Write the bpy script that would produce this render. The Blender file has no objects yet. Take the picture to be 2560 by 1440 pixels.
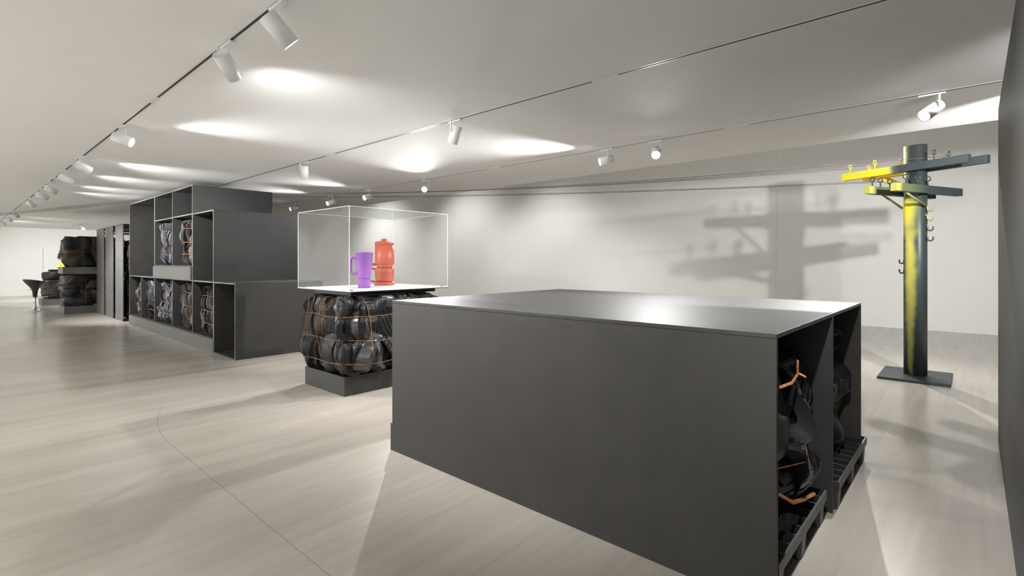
import bpy, math, random
import numpy as np
from mathutils import Vector, Matrix
from mathutils.bvhtree import BVHTree

S = bpy.context.scene
COL = S.collection
PI = math.pi
CH = 1.40            # camera height
ZC = 2.74            # gallery ceiling

# ------------------------------------------------------------------ camera, exposure, world
cam_d = bpy.data.cameras.new('camera')
cam = bpy.data.objects.new('camera', cam_d)
COL.objects.link(cam)
cam_d.sensor_width = 36.0
cam_d.lens = 36.0 * 1274.0 / 2560.0
cam_d.shift_y = -(720.0 - 652.6) / 2560.0
cam_d.clip_start = 0.02
cam.location = (0, 0, CH)
cam.rotation_euler = (PI / 2, 0, -math.radians(47.84))
S.camera = cam
S.view_settings.view_transform = 'Standard'
S.view_settings.look = 'None'
S.view_settings.gamma = 1.0
S.view_settings.use_curve_mapping = False
S.view_settings.exposure = 0.14
S.cycles.max_bounces = 12
S.cycles.diffuse_bounces = 6
S.cycles.use_adaptive_sampling = True
S.cycles.adaptive_threshold = 0.02
S.cycles.glossy_bounces = 4
S.cycles.transparent_max_bounces = 16
S.cycles.caustics_reflective = False
S.cycles.caustics_refractive = False
S.cycles.sample_clamp_indirect = 6.0
S.cycles.use_denoising = True
W = bpy.data.worlds.new('world')
S.world = W
W.use_nodes = True
W.node_tree.nodes['Background'].inputs[0].default_value = (0.9, 0.95, 1.0, 1)
W.node_tree.nodes['Background'].inputs[1].default_value = 0.05
LP = 1.0*1.5             # overall power of the lamps

# ------------------------------------------------------------------ materials
def mat(name, col, rough=0.5, metal=0.0, spec=0.5, noise=0.0, nscale=6.0, bump=0.0, bscale=60.0, rnoise=0.0, stretch=(1, 1, 1), col2=None):
    m = bpy.data.materials.new(name)
    m.use_nodes = True
    nt = m.node_tree
    b = nt.nodes['Principled BSDF']
    b.inputs['Base Color'].default_value = (*col, 1)
    b.inputs['Roughness'].default_value = rough
    b.inputs['Metallic'].default_value = metal
    b.inputs['Specular IOR Level'].default_value = spec
    if noise or bump or rnoise or col2:
        tc = nt.nodes.new('ShaderNodeTexCoord')
        mp = nt.nodes.new('ShaderNodeMapping')
        mp.inputs['Scale'].default_value = stretch
        nt.links.new(tc.outputs['Object'], mp.inputs['Vector'])
    if noise or col2 or rnoise:
        n = nt.nodes.new('ShaderNodeTexNoise')
        n.inputs['Scale'].default_value = nscale
        n.inputs['Detail'].default_value = 6
        n.inputs['Roughness'].default_value = 0.65
        nt.links.new(mp.outputs[0], n.inputs['Vector'])
        if noise or col2:
            r = nt.nodes.new('ShaderNodeValToRGB')
            r.color_ramp.elements[0].position = 0.3
            r.color_ramp.elements[1].position = 0.7
            c1 = [c * (1 - noise) for c in col]
            c2 = col2 if col2 else [min(1, c * (1 + noise)) for c in col]
            r.color_ramp.elements[0].color = (*c1, 1)
            r.color_ramp.elements[1].color = (*c2, 1)
            nt.links.new(n.outputs['Fac'], r.inputs['Fac'])
            nt.links.new(r.outputs[0], b.inputs['Base Color'])
        if rnoise:
            mr = nt.nodes.new('ShaderNodeMapRange')
            mr.inputs['From Min'].default_value = 0.3
            mr.inputs['From Max'].default_value = 0.7
            mr.inputs['To Min'].default_value = rough - rnoise
            mr.inputs['To Max'].default_value = rough + rnoise
            nt.links.new(n.outputs['Fac'], mr.inputs['Value'])
            nt.links.new(mr.outputs[0], b.inputs['Roughness'])
    if bump:
        n2 = nt.nodes.new('ShaderNodeTexNoise')
        n2.inputs['Scale'].default_value = bscale
        n2.inputs['Detail'].default_value = 4
        nt.links.new(mp.outputs[0], n2.inputs['Vector'])
        bp = nt.nodes.new('ShaderNodeBump')
        bp.inputs['Strength'].default_value = bump
        bp.inputs['Distance'].default_value = 0.01
        nt.links.new(n2.outputs['Fac'], bp.inputs['Height'])
        nt.links.new(bp.outputs[0], b.inputs['Normal'])
    return m

M = {}
M['wall'] = mat('white_wall_paint', (0.85, 0.85, 0.83), 0.75, spec=0.3, noise=0.015, nscale=1.5, bump=0.03, bscale=90)
M['ceiling'] = mat('white_ceiling_paint', (0.85, 0.855, 0.85), 0.8, spec=0.25, noise=0.012, nscale=2.0)
M['sheet'] = mat('dark_waxed_sheet', (0.032, 0.031, 0.030), 0.52, spec=0.42, noise=0.16, nscale=5.0, bump=0.02, bscale=160, rnoise=0.02)
M['edge'] = mat('cut_sheet_edge', (0.15, 0.15, 0.145), 0.5, noise=0.1, nscale=20)
M['plinth'] = mat('lit_waxed_sheet', (0.085, 0.083, 0.080), 0.46, spec=0.4, noise=0.14, nscale=4.0, bump=0.02, bscale=150, rnoise=0.02, stretch=(1, 1, 4))  # same sheet as the dark one, front lighting put into a lighter colour
M['rubber'] = mat('black_rubber', (0.010, 0.010, 0.0105), 0.38, spec=0.22, noise=0.35, nscale=9, bump=0.12, bscale=120, rnoise=0.10)
M['rubber_brown'] = mat('dusty_brown_rubber', (0.014, 0.012, 0.011), 0.5, spec=0.2, nscale=5, bump=0.15, bscale=110, col2=(0.045, 0.028, 0.018))
M['rubber_grey'] = mat('worn_grey_rubber', (0.020, 0.0205, 0.022), 0.40, spec=0.28, noise=0.35, nscale=7, bump=0.1, bscale=100, rnoise=0.08)
M['rubber_blue'] = mat('bluish_grey_rubber', (0.085, 0.090, 0.105), 0.42, spec=0.5, noise=0.35, nscale=7, bump=0.08, bscale=100)
M['rubber_tan'] = mat('tan_grey_rubber', (0.085, 0.072, 0.064), 0.5, spec=0.45, noise=0.35, nscale=7, bump=0.08, bscale=100)
M['liner'] = mat('glossy_inner_liner', (0.022, 0.022, 0.023), 0.24, spec=0.7, noise=0.2, nscale=8, rnoise=0.06)
M['core'] = mat('dark_rubber_core', (0.010, 0.010, 0.010), 0.7, spec=0.3)
M['wire'] = mat('rusty_baling_wire', (0.26, 0.115, 0.04), 0.5, metal=0.35, noise=0.35, nscale=30)
M['rope'] = mat('orange_rust_wire', (0.40, 0.145, 0.03), 0.6, metal=0.1, noise=0.4, nscale=60)
M['pallet'] = mat('black_plastic', (0.022, 0.022, 0.023), 0.42, spec=0.5, noise=0.3, nscale=12)
M['lamp'] = mat('white_lamp_enamel', (0.82, 0.82, 0.82), 0.35, spec=0.5)
M['slot'] = mat('dark_track_slot', (0.05, 0.048, 0.044), 0.6, spec=0.2)
M['cable'] = mat('thin_black_cable', (0.05, 0.048, 0.045), 0.5)
M['white_plate'] = mat('pale_plate', (0.62, 0.62, 0.61), 0.35, spec=0.5)
M['steel'] = mat('dark_steel', (0.02, 0.02, 0.021), 0.5)
M['chrome'] = mat('chrome', (0.80, 0.80, 0.80), 0.12, metal=1.0)
M['black_gloss'] = mat('glossy_black_plastic', (0.012, 0.013, 0.013), 0.12, spec=0.6)
M['orange'] = mat('orange_casting', (0.40, 0.060, 0.022), 0.45, noise=0.10, nscale=9, bump=0.05, bscale=50)
M['orange_dark'] = mat('dark_orange_mark', (0.20, 0.030, 0.012), 0.5)
M['purple'] = mat('purple_casting', (0.235, 0.070, 0.35), 0.5, noise=0.14, nscale=16, bump=0.12, bscale=45)
M['yellow_obj'] = mat('yellow_casting', (0.72, 0.44, 0.05), 0.5, noise=0.08)

def emission(name, col, st):
    m = bpy.data.materials.new(name); m.use_nodes = True
    nt = m.node_tree
    b = nt.nodes['Principled BSDF']
    b.inputs['Base Color'].default_value = (0.8, 0.8, 0.8, 1)
    b.inputs['Emission Color'].default_value = (*col, 1)
    b.inputs['Emission Strength'].default_value = st
    return m
M['lens'] = emission('lit_lamp_lens', (1.0, 0.98, 0.95), 16.0)

def acrylic(name, tint, reflect, milk):
    m = bpy.data.materials.new(name); m.use_nodes = True
    nt = m.node_tree
    nt.nodes.remove(nt.nodes['Principled BSDF'])
    out = nt.nodes['Material Output']
    tr = nt.nodes.new('ShaderNodeBsdfTransparent'); tr.inputs[0].default_value = (*tint, 1)
    gl = nt.nodes.new('ShaderNodeBsdfGlossy'); gl.inputs['Roughness'].default_value = 0.02
    df = nt.nodes.new('ShaderNodeBsdfDiffuse'); df.inputs[0].default_value = (0.9, 0.92, 0.92, 1)
    fr = nt.nodes.new('ShaderNodeFresnel'); fr.inputs['IOR'].default_value = reflect
    mx = nt.nodes.new('ShaderNodeMixShader'); mx2 = nt.nodes.new('ShaderNodeMixShader')
    mx2.inputs[0].default_value = milk
    ge = nt.nodes.new('ShaderNodeNewGeometry'); iv = nt.nodes.new('ShaderNodeMath'); iv.operation = 'SUBTRACT'; iv.inputs[0].default_value = 1.0
    nt.links.new(ge.outputs['Backfacing'], iv.inputs[1])
    ml = nt.nodes.new('ShaderNodeMath'); ml.operation = 'MULTIPLY'
    nt.links.new(fr.outputs[0], ml.inputs[0]); nt.links.new(iv.outputs[0], ml.inputs[1])
    nt.links.new(ml.outputs[0], mx.inputs[0])
    nt.links.new(tr.outputs[0], mx.inputs[1]); nt.links.new(gl.outputs[0], mx.inputs[2])
    nt.links.new(mx.outputs[0], mx2.inputs[1]); nt.links.new(df.outputs[0], mx2.inputs[2])
    nt.links.new(mx2.outputs[0], out.inputs['Surface'])
    return m
M['acrylic'] = acrylic('clear_acrylic', (0.995, 0.998, 0.998), 1.32, 0.012)
M['acrylic_edge'] = acrylic('frosted_acrylic_edge', (0.9, 0.93, 0.93), 1.45, 0.35)

def floor_material():
    m = bpy.data.materials.new('polished_beige_concrete'); m.use_nodes = True
    nt = m.node_tree; N = nt.nodes; L = nt.links
    b = N['Principled BSDF']
    b.inputs['Specular IOR Level'].default_value = 0.5
    tc = N.new('ShaderNodeTexCoord')
    def noise(scale, stretch, detail=5, rough=0.6):
        mp = N.new('ShaderNodeMapping'); mp.inputs['Scale'].default_value = stretch
        L.new(tc.outputs['Object'], mp.inputs['Vector'])
        n = N.new('ShaderNodeTexNoise'); n.inputs['Scale'].default_value = scale
        n.inputs['Detail'].default_value = detail; n.inputs['Roughness'].default_value = rough
        L.new(mp.outputs[0], n.inputs['Vector'])
        return n
    n1 = noise(1.0, (0.35, 3.2, 1))
    n2 = noise(1.0, (0.5, 14.0, 1))
    n3 = noise(0.7, (1, 1, 1), 3)
    n4 = noise(40.0, (1, 1, 1), 6, 0.8)
    def math_(op, a, bb):
        q = N.new('ShaderNodeMath'); q.operation = op
        for i, v in enumerate((a, bb)):
            if isinstance(v, (int, float)): q.inputs[i].default_value = v
            else: L.new(v, q.inputs[i])
        return q.outputs[0]
    f = math_('ADD', math_('MULTIPLY', n1.outputs['Fac'], 0.45), math_('MULTIPLY', n2.outputs['Fac'], 0.25))
    f = math_('ADD', f, math_('MULTIPLY', n3.outputs['Fac'], 0.22))
    f = math_('ADD', f, math_('MULTIPLY', n4.outputs['Fac'], 0.08))
    r = N.new('ShaderNodeValToRGB')
    e = r.color_ramp.elements
    e[0].position = 0.36; e[0].color = (0.385, 0.353, 0.312, 1)
    e[1].position = 0.64; e[1].color = (0.520, 0.481, 0.432, 1)
    L.new(f, r.inputs['Fac'])
    # white scuffs
    n5 = noise(1.0, (3.0, 22.0, 1), 6, 0.75)
    r5 = N.new('ShaderNodeValToRGB'); e5 = r5.color_ramp.elements
    e5[0].position = 0.69; e5[0].color = (0, 0, 0, 1); e5[1].position = 0.78; e5[1].color = (0.3, 0.3, 0.3, 1)
    L.new(n5.outputs['Fac'], r5.inputs['Fac'])
    mx = N.new('ShaderNodeMix'); mx.data_type = 'RGBA'
    L.new(r5.outputs[0], mx.inputs[0]); L.new(r.outputs[0], mx.inputs[6]); mx.inputs[7].default_value = (0.62, 0.59, 0.55, 1)
    # hairline joints of the slab
    sx = N.new('ShaderNodeSeparateXYZ'); L.new(tc.outputs['Object'], sx.inputs[0])
    wob = math_('MULTIPLY', math_('SUBTRACT', noise(2.5, (1, 1, 1)).outputs['Fac'], 0.5), 0.022)
    bend = math_('MULTIPLY', math_('POWER', math_('MAXIMUM', math_('SUBTRACT', sx.outputs['Y'], 4.5), 0.0), 2.0), 0.14)
    dx = math_('ABSOLUTE', math_('SUBTRACT', math_('SUBTRACT', math_('ADD', sx.outputs['X'], wob), bend), 1.135), 0)
    c1 = math_('MULTIPLY', math_('LESS_THAN', dx, 0.0032), math_('LESS_THAN', sx.outputs['Y'], 5.75))
    dy = math_('ABSOLUTE', math_('SUBTRACT', math_('ADD', sx.outputs['Y'], math_('MULTIPLY', wob, 0.3)), 4.28), 0)
    c2 = math_('MULTIPLY', math_('LESS_THAN', dy, 0.003), math_('LESS_THAN', sx.outputs['X'], 0.62))
    crack = math_('MULTIPLY', math_('MAXIMUM', c1, c2), 0.35)
    mx2 = N.new('ShaderNodeMix'); mx2.data_type = 'RGBA'
    L.new(crack, mx2.inputs[0]); L.new(mx.outputs[2], mx2.inputs[6]); mx2.inputs[7].default_value = (0.12, 0.10, 0.08, 1)
    L.new(mx2.outputs[2], b.inputs['Base Color'])
    mr = N.new('ShaderNodeMapRange')
    mr.inputs['From Min'].default_value = 0.35; mr.inputs['From Max'].default_value = 0.65
    mr.inputs['To Min'].default_value = 0.17; mr.inputs['To Max'].default_value = 0.29
    L.new(f, mr.inputs['Value']); L.new(mr.outputs[0], b.inputs['Roughness'])
    bp = N.new('ShaderNodeBump'); bp.inputs['Strength'].default_value = 0.04; bp.inputs['Distance'].default_value = 0.01
    L.new(n3.outputs['Fac'], bp.inputs['Height']); L.new(bp.outputs[0], b.inputs['Normal'])
    return m
M['floor'] = floor_material()

def sprayed_material(name, kind):
    """dark grey-green paint with sprayed yellow; object space: x along the wide side, z up"""
    m = bpy.data.materials.new(name); m.use_nodes = True
    nt = m.node_tree; N = nt.nodes; L = nt.links
    b = N['Principled BSDF']; b.inputs['Roughness'].default_value = 0.5
    tc = N.new('ShaderNodeTexCoord')
    sx = N.new('ShaderNodeSeparateXYZ'); L.new(tc.outputs['Object'], sx.inputs[0])
    def math_(op, a, bb=0.0):
        q = N.new('ShaderNodeMath'); q.operation = op
        for i, v in enumerate((a, bb)):
            if isinstance(v, (int, float)): q.inputs[i].default_value = v
            else: L.new(v, q.inputs[i])
        return q.outputs[0]
    n = N.new('ShaderNodeTexNoise'); n.inputs['Scale'].default_value = 9; n.inputs['Detail'].default_value = 5
    L.new(tc.outputs['Object'], n.inputs['Vector'])
    nz = math_('MULTIPLY', math_('SUBTRACT', n.outputs['Fac'], 0.5), 0.05)
    def curve(inp, lo, hi, pts):
        t = math_('DIVIDE', math_('SUBTRACT', inp, lo), hi - lo)
        fc = N.new('ShaderNodeFloatCurve')
        c = fc.mapping.curves[0]
        c.points[0].location = pts[0]; c.points[1].location = pts[-1]
        for p in pts[1:-1]: c.points.new(*p)
        for p in c.points: p.handle_type = 'VECTOR'
        fc.mapping.update()
        L.new(t, fc.inputs['Value'])
        return fc.outputs[0]
    if kind == 'pole':
        Z = sx.outputs['Z']; X = math_('ADD', sx.outputs['X'], nz)
        # centre (0..1 maps to -0.15..0.15), half width (0..1 maps to 0..0.2), strength
        zz = lambda z: z / 2.8
        cen = curve(Z, 0, 2.8, [(0, .50), (zz(.5), .52), (zz(1.0), .50), (zz(1.5), .52), (zz(1.75), .56), (zz(1.9), .82), (zz(2.15), .78), (zz(2.3), 1.0), (1, 1.0)])
        wid = curve(Z, 0, 2.8, [(0, .10), (zz(.4), .14), (zz(.8), .22), (zz(1.3), .26), (zz(1.65), .24), (zz(1.9), .55), (zz(2.1), .6), (zz(2.2), .35), (zz(2.3), .38), (1, .42)])
        stg = curve(Z, 0, 2.8, [(0, .35), (zz(.1), .62), (zz(.6), .60), (zz(1.1), .68), (zz(1.6), .72), (zz(1.8), .55), (zz(1.95), .95), (zz(2.08), 1.0), (zz(2.14), .55), (zz(2.25), .25), (zz(2.35), .9), (1, 1.0)])
        cx = math_('SUBTRACT', math_('MULTIPLY', cen, 0.30), 0.15)
        d = math_('DIVIDE', math_('ABSOLUTE', math_('SUBTRACT', X, cx)), math_('MULTIPLY', wid, 0.34))
        s = math_('SUBTRACT', 1.0, math_('POWER', d, 2.2))
        fac = math_('MULTIPLY', math_('MAXIMUM', s, 0.0), stg)
    elif kind == 'upper':
        X = math_('ADD', sx.outputs['X'], nz)
        fac = curve(X, -0.75, 0.75, [(0, 0), (.50, 0), (.53, .15), (.58, .9), (.62, 1), (1, 1)])
    else:
        X = math_('ADD', sx.outputs['X'], nz)
        fac = curve(X, -0.75, 0.75, [(0, .72), (.10, .58), (.15, .25), (.28, .22), (.36, .12), (.44, .02), (.5, 0), (1, 0)])
    rp = N.new('ShaderNodeValToRGB'); e = rp.color_ramp.elements
    e[0].position = 0.0; e[0].color = (0.022, 0.029, 0.031, 1)
    e[1].position = 1.0; e[1].color = (0.72, 0.50, 0.014, 1)
    k = rp.color_ramp.elements.new(0.3); k.color = (0.085, 0.105, 0.05, 1)
    k = rp.color_ramp.elements.new(0.65); k.color = (0.36, 0.34, 0.065, 1)
    L.new(fac, rp.inputs['Fac']); L.new(rp.outputs[0], b.inputs['Base Color'])
    return m
M['spray_pole'] = sprayed_material('sprayed_pole_paint', 'pole')
M['spray_upper'] = sprayed_material('sprayed_upper_arm_paint', 'upper')
M['spray_lower'] = sprayed_material('sprayed_lower_arm_paint', 'lower')
M['pole_dark'] = mat('dark_green_grey_paint', (0.022, 0.029, 0.031), 0.45, noise=0.1, nscale=8)
M['pole_yellow'] = mat('yellow_paint', (0.72, 0.50, 0.018), 0.45, noise=0.05)
M['pole_olive'] = mat('olive_paint', (0.16, 0.17, 0.06), 0.5, noise=0.3, nscale=12)

# ------------------------------------------------------------------ mesh helpers
class MB:
    def __init__(self): self.v = []; self.f = []; self.n = 0; self.s = []
    def add(self, v, f, smooth=False):
        b = len(self.v)
        self.v += [tuple(p) for p in v]
        self.f += [tuple(i + b for i in q) for q in f]
        self.s += [smooth] * len(f)
        return self
    def box(self, x0, x1, y0, y1, z0, z1):
        x0, x1 = sorted((x0, x1)); y0, y1 = sorted((y0, y1)); z0, z1 = sorted((z0, z1))
        v = [(x, y, z) for z in (z0, z1) for y in (y0, y1) for x in (x0, x1)]
        return self.add(v, [(0, 2, 3, 1), (4, 5, 7, 6), (0, 1, 5, 4), (1, 3, 7, 5), (3, 2, 6, 7), (2, 0, 4, 6)])
    def prism(self, pts, z0, z1, smooth=False):
        n = len(pts)
        v = [(x, y, z0) for x, y in pts] + [(x, y, z1) for x, y in pts]
        self.add(v, [(i, (i + 1) % n, n + (i + 1) % n, n + i) for i in range(n)], smooth)
        b = len(self.v) - 2 * n
        self.f += [tuple(b + i for i in reversed(range(n))), tuple(b + n + i for i in range(n))]
        self.s += [False, False]
        return self
    def lathe(self, prof, n=40, c=(0, 0)):
        k = len(prof); v = []
        for i in range(n):
            a = 2 * PI * i / n
            for r, z in prof: v.append((c[0] + r * math.cos(a), c[1] + r * math.sin(a), z))
        f = [(i * k + j, ((i + 1) % n) * k + j, ((i + 1) % n) * k + j + 1, i * k + j + 1) for i in range(n) for j in range(k - 1)]
        return self.add(v, f, True)
    def tube(self, pts, r, n=8, closed=False, caps=True):
        P = [Vector(p) for p in pts]; m = len(P)
        rr = r if isinstance(r, (list, tuple)) else [r] * m
        up = None; v = []
        for i in range(m):
            a = P[(i - 1) % m] if (closed or i > 0) else P[i]
            b = P[(i + 1) % m] if (closed or i < m - 1) else P[i]
            t = (b - a)
            t = t.normalized() if t.length > 1e-9 else Vector((0, 0, 1))
            if up is None:
                up = Vector((0, 0, 1)) if abs(t.z) < 0.9 else Vector((1, 0, 0))
            s = t.cross(up)
            if s.length < 1e-6: s = t.orthogonal()
            s.normalize(); up = s.cross(t).normalized()
            for k in range(n):
                q = 2 * PI * k / n
                v.append(P[i] + s * (rr[i] * math.cos(q)) + up * (rr[i] * math.sin(q)))
        f = []
        for i in range(m if closed else m - 1):
            j = (i + 1) % m
            for k in range(n):
                f.append((i * n + k, i * n + (k + 1) % n, j * n + (k + 1) % n, j * n + k))
        self.add(v, f, True)
        if caps and not closed:
            b = len(self.v) - m * n
            self.f += [tuple(b + k for k in reversed(range(n))), tuple(b + (m - 1) * n + k for k in range(n))]
            self.s += [False, False]
        return self
    def mesh(self, name, m):
        me = bpy.data.meshes.new(name)
        me.from_pydata([tuple(p) for p in self.v], [], self.f)
        me.polygons.foreach_set('use_smooth', self.s)
        if m: me.materials.append(m)
        me.update()
        return me
    def obj(self, name, m, parent=None, loc=(0, 0, 0), bevel=0.0):
        o = bpy.data.objects.new(name, self.mesh(name, m))
        COL.objects.link(o); o.location = loc
        if parent: o.parent = parent
        if bevel:
            bv = o.modifiers.new('bevel', 'BEVEL'); bv.width = bevel; bv.segments = 2; bv.limit_method = 'ANGLE'
        return o

def tag(o, label, cat, group=None):
    o['label'] = label; o['category'] = cat
    if group: o['group'] = group
    return o
def thing(name, label, cat, loc=(0, 0, 0), group=None, rz=0.0):
    o = bpy.data.objects.new(name, None); COL.objects.link(o)
    o.empty_display_size = 0.1
    o.location = loc; o.rotation_euler = (0, 0, rz)
    return tag(o, label, cat, group)
def copy_tree(o, parent=None):
    c = o.copy(); COL.objects.link(c)
    if parent is not None: c.parent = parent
    for ch in [x for x in o.children]: copy_tree(ch, c)
    return c
def struct(name, mb, m):
    o = mb.obj(name, m); o['kind'] = 'structure'; return o

# ------------------------------------------------------------------ the room
XL, XR, YN, YF = -2.7, 13.28, -7.0, 28.4
XS = 6.69                        # edge of the low ceiling, beyond it a taller hall
ZH = 4.6
struct('floor', MB().box(XL - .2, XR + .2, YN - .2, YF + .2, -0.2, 0), M['floor'])
struct('ceiling', MB().box(XL - .2, XS, YN - .2, YF + .2, ZC, ZH + .2), M['ceiling'])
struct('ceiling_hall', MB().box(XS, XR + .2, YN - .2, YF + .2, ZH, ZH + .2), M['ceiling'])
struct('wall_back', MB().box(XR + .012, XR + .2, 3.503, YF, 0, ZH), M['wall'])
struct('wall_right', MB().box(XR, XR + .2, YN, 3.497, 0, ZH), M['wall'])
struct('wall_far', MB().box(XL, XR + .2, YF, YF + .2, 0, ZH), M['wall'])
struct('wall_left', MB().box(XL - .2, XL, YN, YF, 0, ZC), M['wall'])
struct('wall_near', MB().box(XL, XR + .2, YN - .2, YN, 0, ZH), M['wall'])
# dark partition at the right edge of the view
pt = struct('wall_partition', MB().box(0.3, 5.455, -0.32, -0.142, 0, 2.575), M['sheet'])

# ------------------------------------------------------------------ lighting tracks and spotlights
TRK = {'left': 1.146, 'middle': 3.223, 'right': 5.261}
def track(which, gaps, y0=-3.0, y1=28.3):
    x = TRK[which]
    t = thing('lighting_track', {'left': 'white ceiling light track nearest the camera, carrying the long row of spotlights on the left',
                                 'middle': 'white ceiling light track running between the two others, passing over the tall dark cabinet',
                                 'right': 'white ceiling light track farthest back, next to the ceiling edge before the hall'}[which], 'track', (x, 0, ZC))
    MB().box(-.024, -.0085, y0, y1, -.0014, -.0003).box(.0085, .024, y0, y1, -.0014, -.0003).obj('rail', M['lamp'], t)
    MB().box(-.0083, .0083, y0, y1, -.0016, -.0004).obj('slot', M['slot'], t)
    for g in gaps:
        MB().box(-.009, .009, g - .11, g + .11, -.0040, -.0017).obj('connector_cover', M['lamp'], t)
    return t
track('left', [5.05, 1.6, 9.2, 11.0, 13.8, 16.3])
track('middle', [2.0, 6.0, 16.0])
track('right', [1.75, 5.1, 9.0])

def make_lamp():
    t = thing('track_spotlight', 'x', 'spotlight', (0, 0, 0), 'white cylinder spotlights on the ceiling tracks')
    MB().box(-.016, .016, -.085, .085, -.020, -.0077).obj('adapter', M['lamp'], t, bevel=.003)
    MB().tube([(0, -.06, -.019), (0, -.06, -.055), (0, -.06, -.125)], .0075, 8).obj('stem', M['lamp'], t)
    r = .049
    h = MB()
    h.lathe([(0, .075), (r - .004, .075), (r - .003, .078), (r, .076), (r, -.092), (r - .004, -.092), (r - .005, -.078)], 36)
    ho = h.obj('housing', M['lamp'], t, (0, 0, -.135))
    MB().lathe([(0, -.0785), (r - .0055, -.0785), (r - .0055, -.0765)], 32).obj('lens', M['lens'], ho)
    return t
LAMP0 = make_lamp()
def lamp(which, y, aim, power, label, cone=88, blend=0.9, col=(1, 0.993, 0.978), x=None, size=.03):
    t = copy_tree(LAMP0)
    X = TRK[which] if x is None else x
    t.location = (X, y, ZC); t['label'] = label
    ho = [c for c in t.children if c.name.startswith('housing')][0]
    d = Vector(aim).normalized()
    ho.rotation_mode = 'QUATERNION'
    ho.rotation_quaternion = (-d).to_track_quat('Z', 'Y')
    st = [c for c in t.children if c.name.startswith('stem')][0]
    sd = Vector((0, 0, 1)).cross(d)
    st.rotation_euler = (0, 0, math.atan2(sd.y, sd.x) + PI / 2)
    ld = bpy.data.lights.new('lamp_light', 'SPOT')
    ld.energy = power * LP; ld.spot_size = math.radians(cone); ld.spot_blend = blend
    ld.shadow_soft_size = size; ld.color = col
    lo = bpy.data.objects.new('lamp_light', ld); COL.objects.link(lo)
    lo.parent = ho; lo.location = (0, 0, -.10)
    global LASTL; LASTL = t
    return t

LS = [
 # track, y, aim, power, label
 ('left', 2.676, (.75, -.10, -.75), 155, 'white spotlight nearest the camera on the left track, glowing lens turned down to the right'),
 ('left', 3.397, (.70, .50, -.60), 92, 'white spotlight second from the camera on the left track, its back cap showing'),
 ('left', 6.235, (.78, -.60, -.36), 170, 'white spotlight on the left track with its bright lens facing the camera'),
 ('left', 8.437, (.9, .42, -.34), 170, 'white spotlight on the left track, next one beyond the bright one facing the camera'),
 ('left', 9.909, (.9, .50, -.38), 170, 'white spotlight on the left track, third before the thin cables cross'),
 ('left', 11.543, (.9, .45, -.38), 170, 'white spotlight on the left track, second before the thin cables cross'),
 ('left', 12.764, (.9, .30, -.38), 170, 'greyish shaded spotlight on the left track just before the upright one by the cables'),
 ('left', 14.699, (.85, .25, -.95), 330, 'upright white spotlight on the left track just in front of where cables cross'),
 ('left', 18.497, (.8, .6, -.6), 330, 'small white spotlight on the left track just behind the crossing cables'),
 ('left', 20.487, (.6, .8, -.55), 260, 'small white spotlight on the left track, second behind the crossing cables'),
 ('left', 22.743, (.4, .9, -.5), 420, 'small white spotlight at the left edge of the photo, last visible on left track'),
 ('middle', 3.646, (-.05, .40, -.92), 85, 'white spotlight on the middle track above the near box, seen from behind'),
 ('middle', 6.693, (.16, .22, -1), 105, 'white spotlight on the middle track above the display case, seen from behind'),
 ('middle', 23.718, (.1, -.6, -.5), 160, 'glowing spotlight far back above the stacked tire bales'),
 ('right', 0.245, (-.66, .52, -.56), 330, 'glowing spotlight on the right track above the sprayed pole'),
 ('right', 2.609, (-.90, -.43, -.60), 120, 'brightest spotlight on the right track, lens facing the camera above the near box'),
 ('right', 3.239, (-.70, .70, -.28), 240, 'spotlight on the right track turned left, beside the brightest one'),
 ('right', 6.691, (-.72, -.62, -.46), 370, 'glowing spotlight just above the display case on the right track'),
 ('right', 8.399, (-.95, -.05, -.36), 230, 'small spotlight on the right track, first one left of the glow above the case'),
 ('right', 9.768, (-.95, .05, -.36), 230, 'small spotlight on the right track, second one left of the glow above the case'),
 ('right', 11.449, (-.95, .15, -.36), 230, 'small spotlight on the right track, third left of the glow, by the tall cabinet'),
]
for which, y, aim, pw, lab in LS:
    lamp(which, y, aim, pw, lab, cone=136 if pw == 92 else 64 if pw in (85, 105) else 80 if pw == 330 else 88)
# unseen spotlights on the same tracks: first inferred from pole shadow, rest added fill
lamp('right', -0.78, (.85, .42, -.16), 520, 'spotlight on the right track hidden behind the dark partition', cone=80)
lamp('middle', -1.10, (.9, .36, -.30), 260, 'added unseen spotlight on the middle track, hidden behind the dark partition', cone=80)
lamp('left', 0.22, (2.4, .12, -2.2), 150, 'added unseen spotlight on the left track beside the camera, turned along the dark partition', cone=54)
lamp('left', -2.6, (-.4, -.5, -.55), 260, 'added unseen spotlight on the left track behind the camera')
lamp('left', 0.9, (-.8, .3, -.7), 200, 'added unseen spotlight on the left track directly above the camera', cone=90)
for i, (y, aim, pw) in enumerate(((1.8, (-6.4, -1.5, -4.5), 480), (4.2, (-.5, 0, -1), 260), (7.2, (.2, 0, -1), 200), (10.2, (.7, .0, -1), 210), (14.5, (.9, -.12, -1), 210), (20.0, (.9, -.1, -1), 300))):  # first read off the floor's light edge; the other five added to brighten
    lamp('right', y, aim, pw, 'unseen spotlight high in the tall hall lighting its wall and floor, %s of six' % ['first', 'second', 'third', 'fourth', 'fifth', 'sixth'][i], cone=100, x=10.2)
    LASTL.location.z = ZH
th_ = thing('lighting_track', 'unseen white light track added high in the tall hall behind the ceiling edge', 'track', (10.2, 0, ZH))  # unseen track added to carry the hall spotlights
MB().box(-.021, .021, 1, 21, -.006, -.0003).obj('rail', M['lamp'], th_)
XD = -0.93  # unseen track and lamps added to bounce light off the side wall
DP = 420
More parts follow.
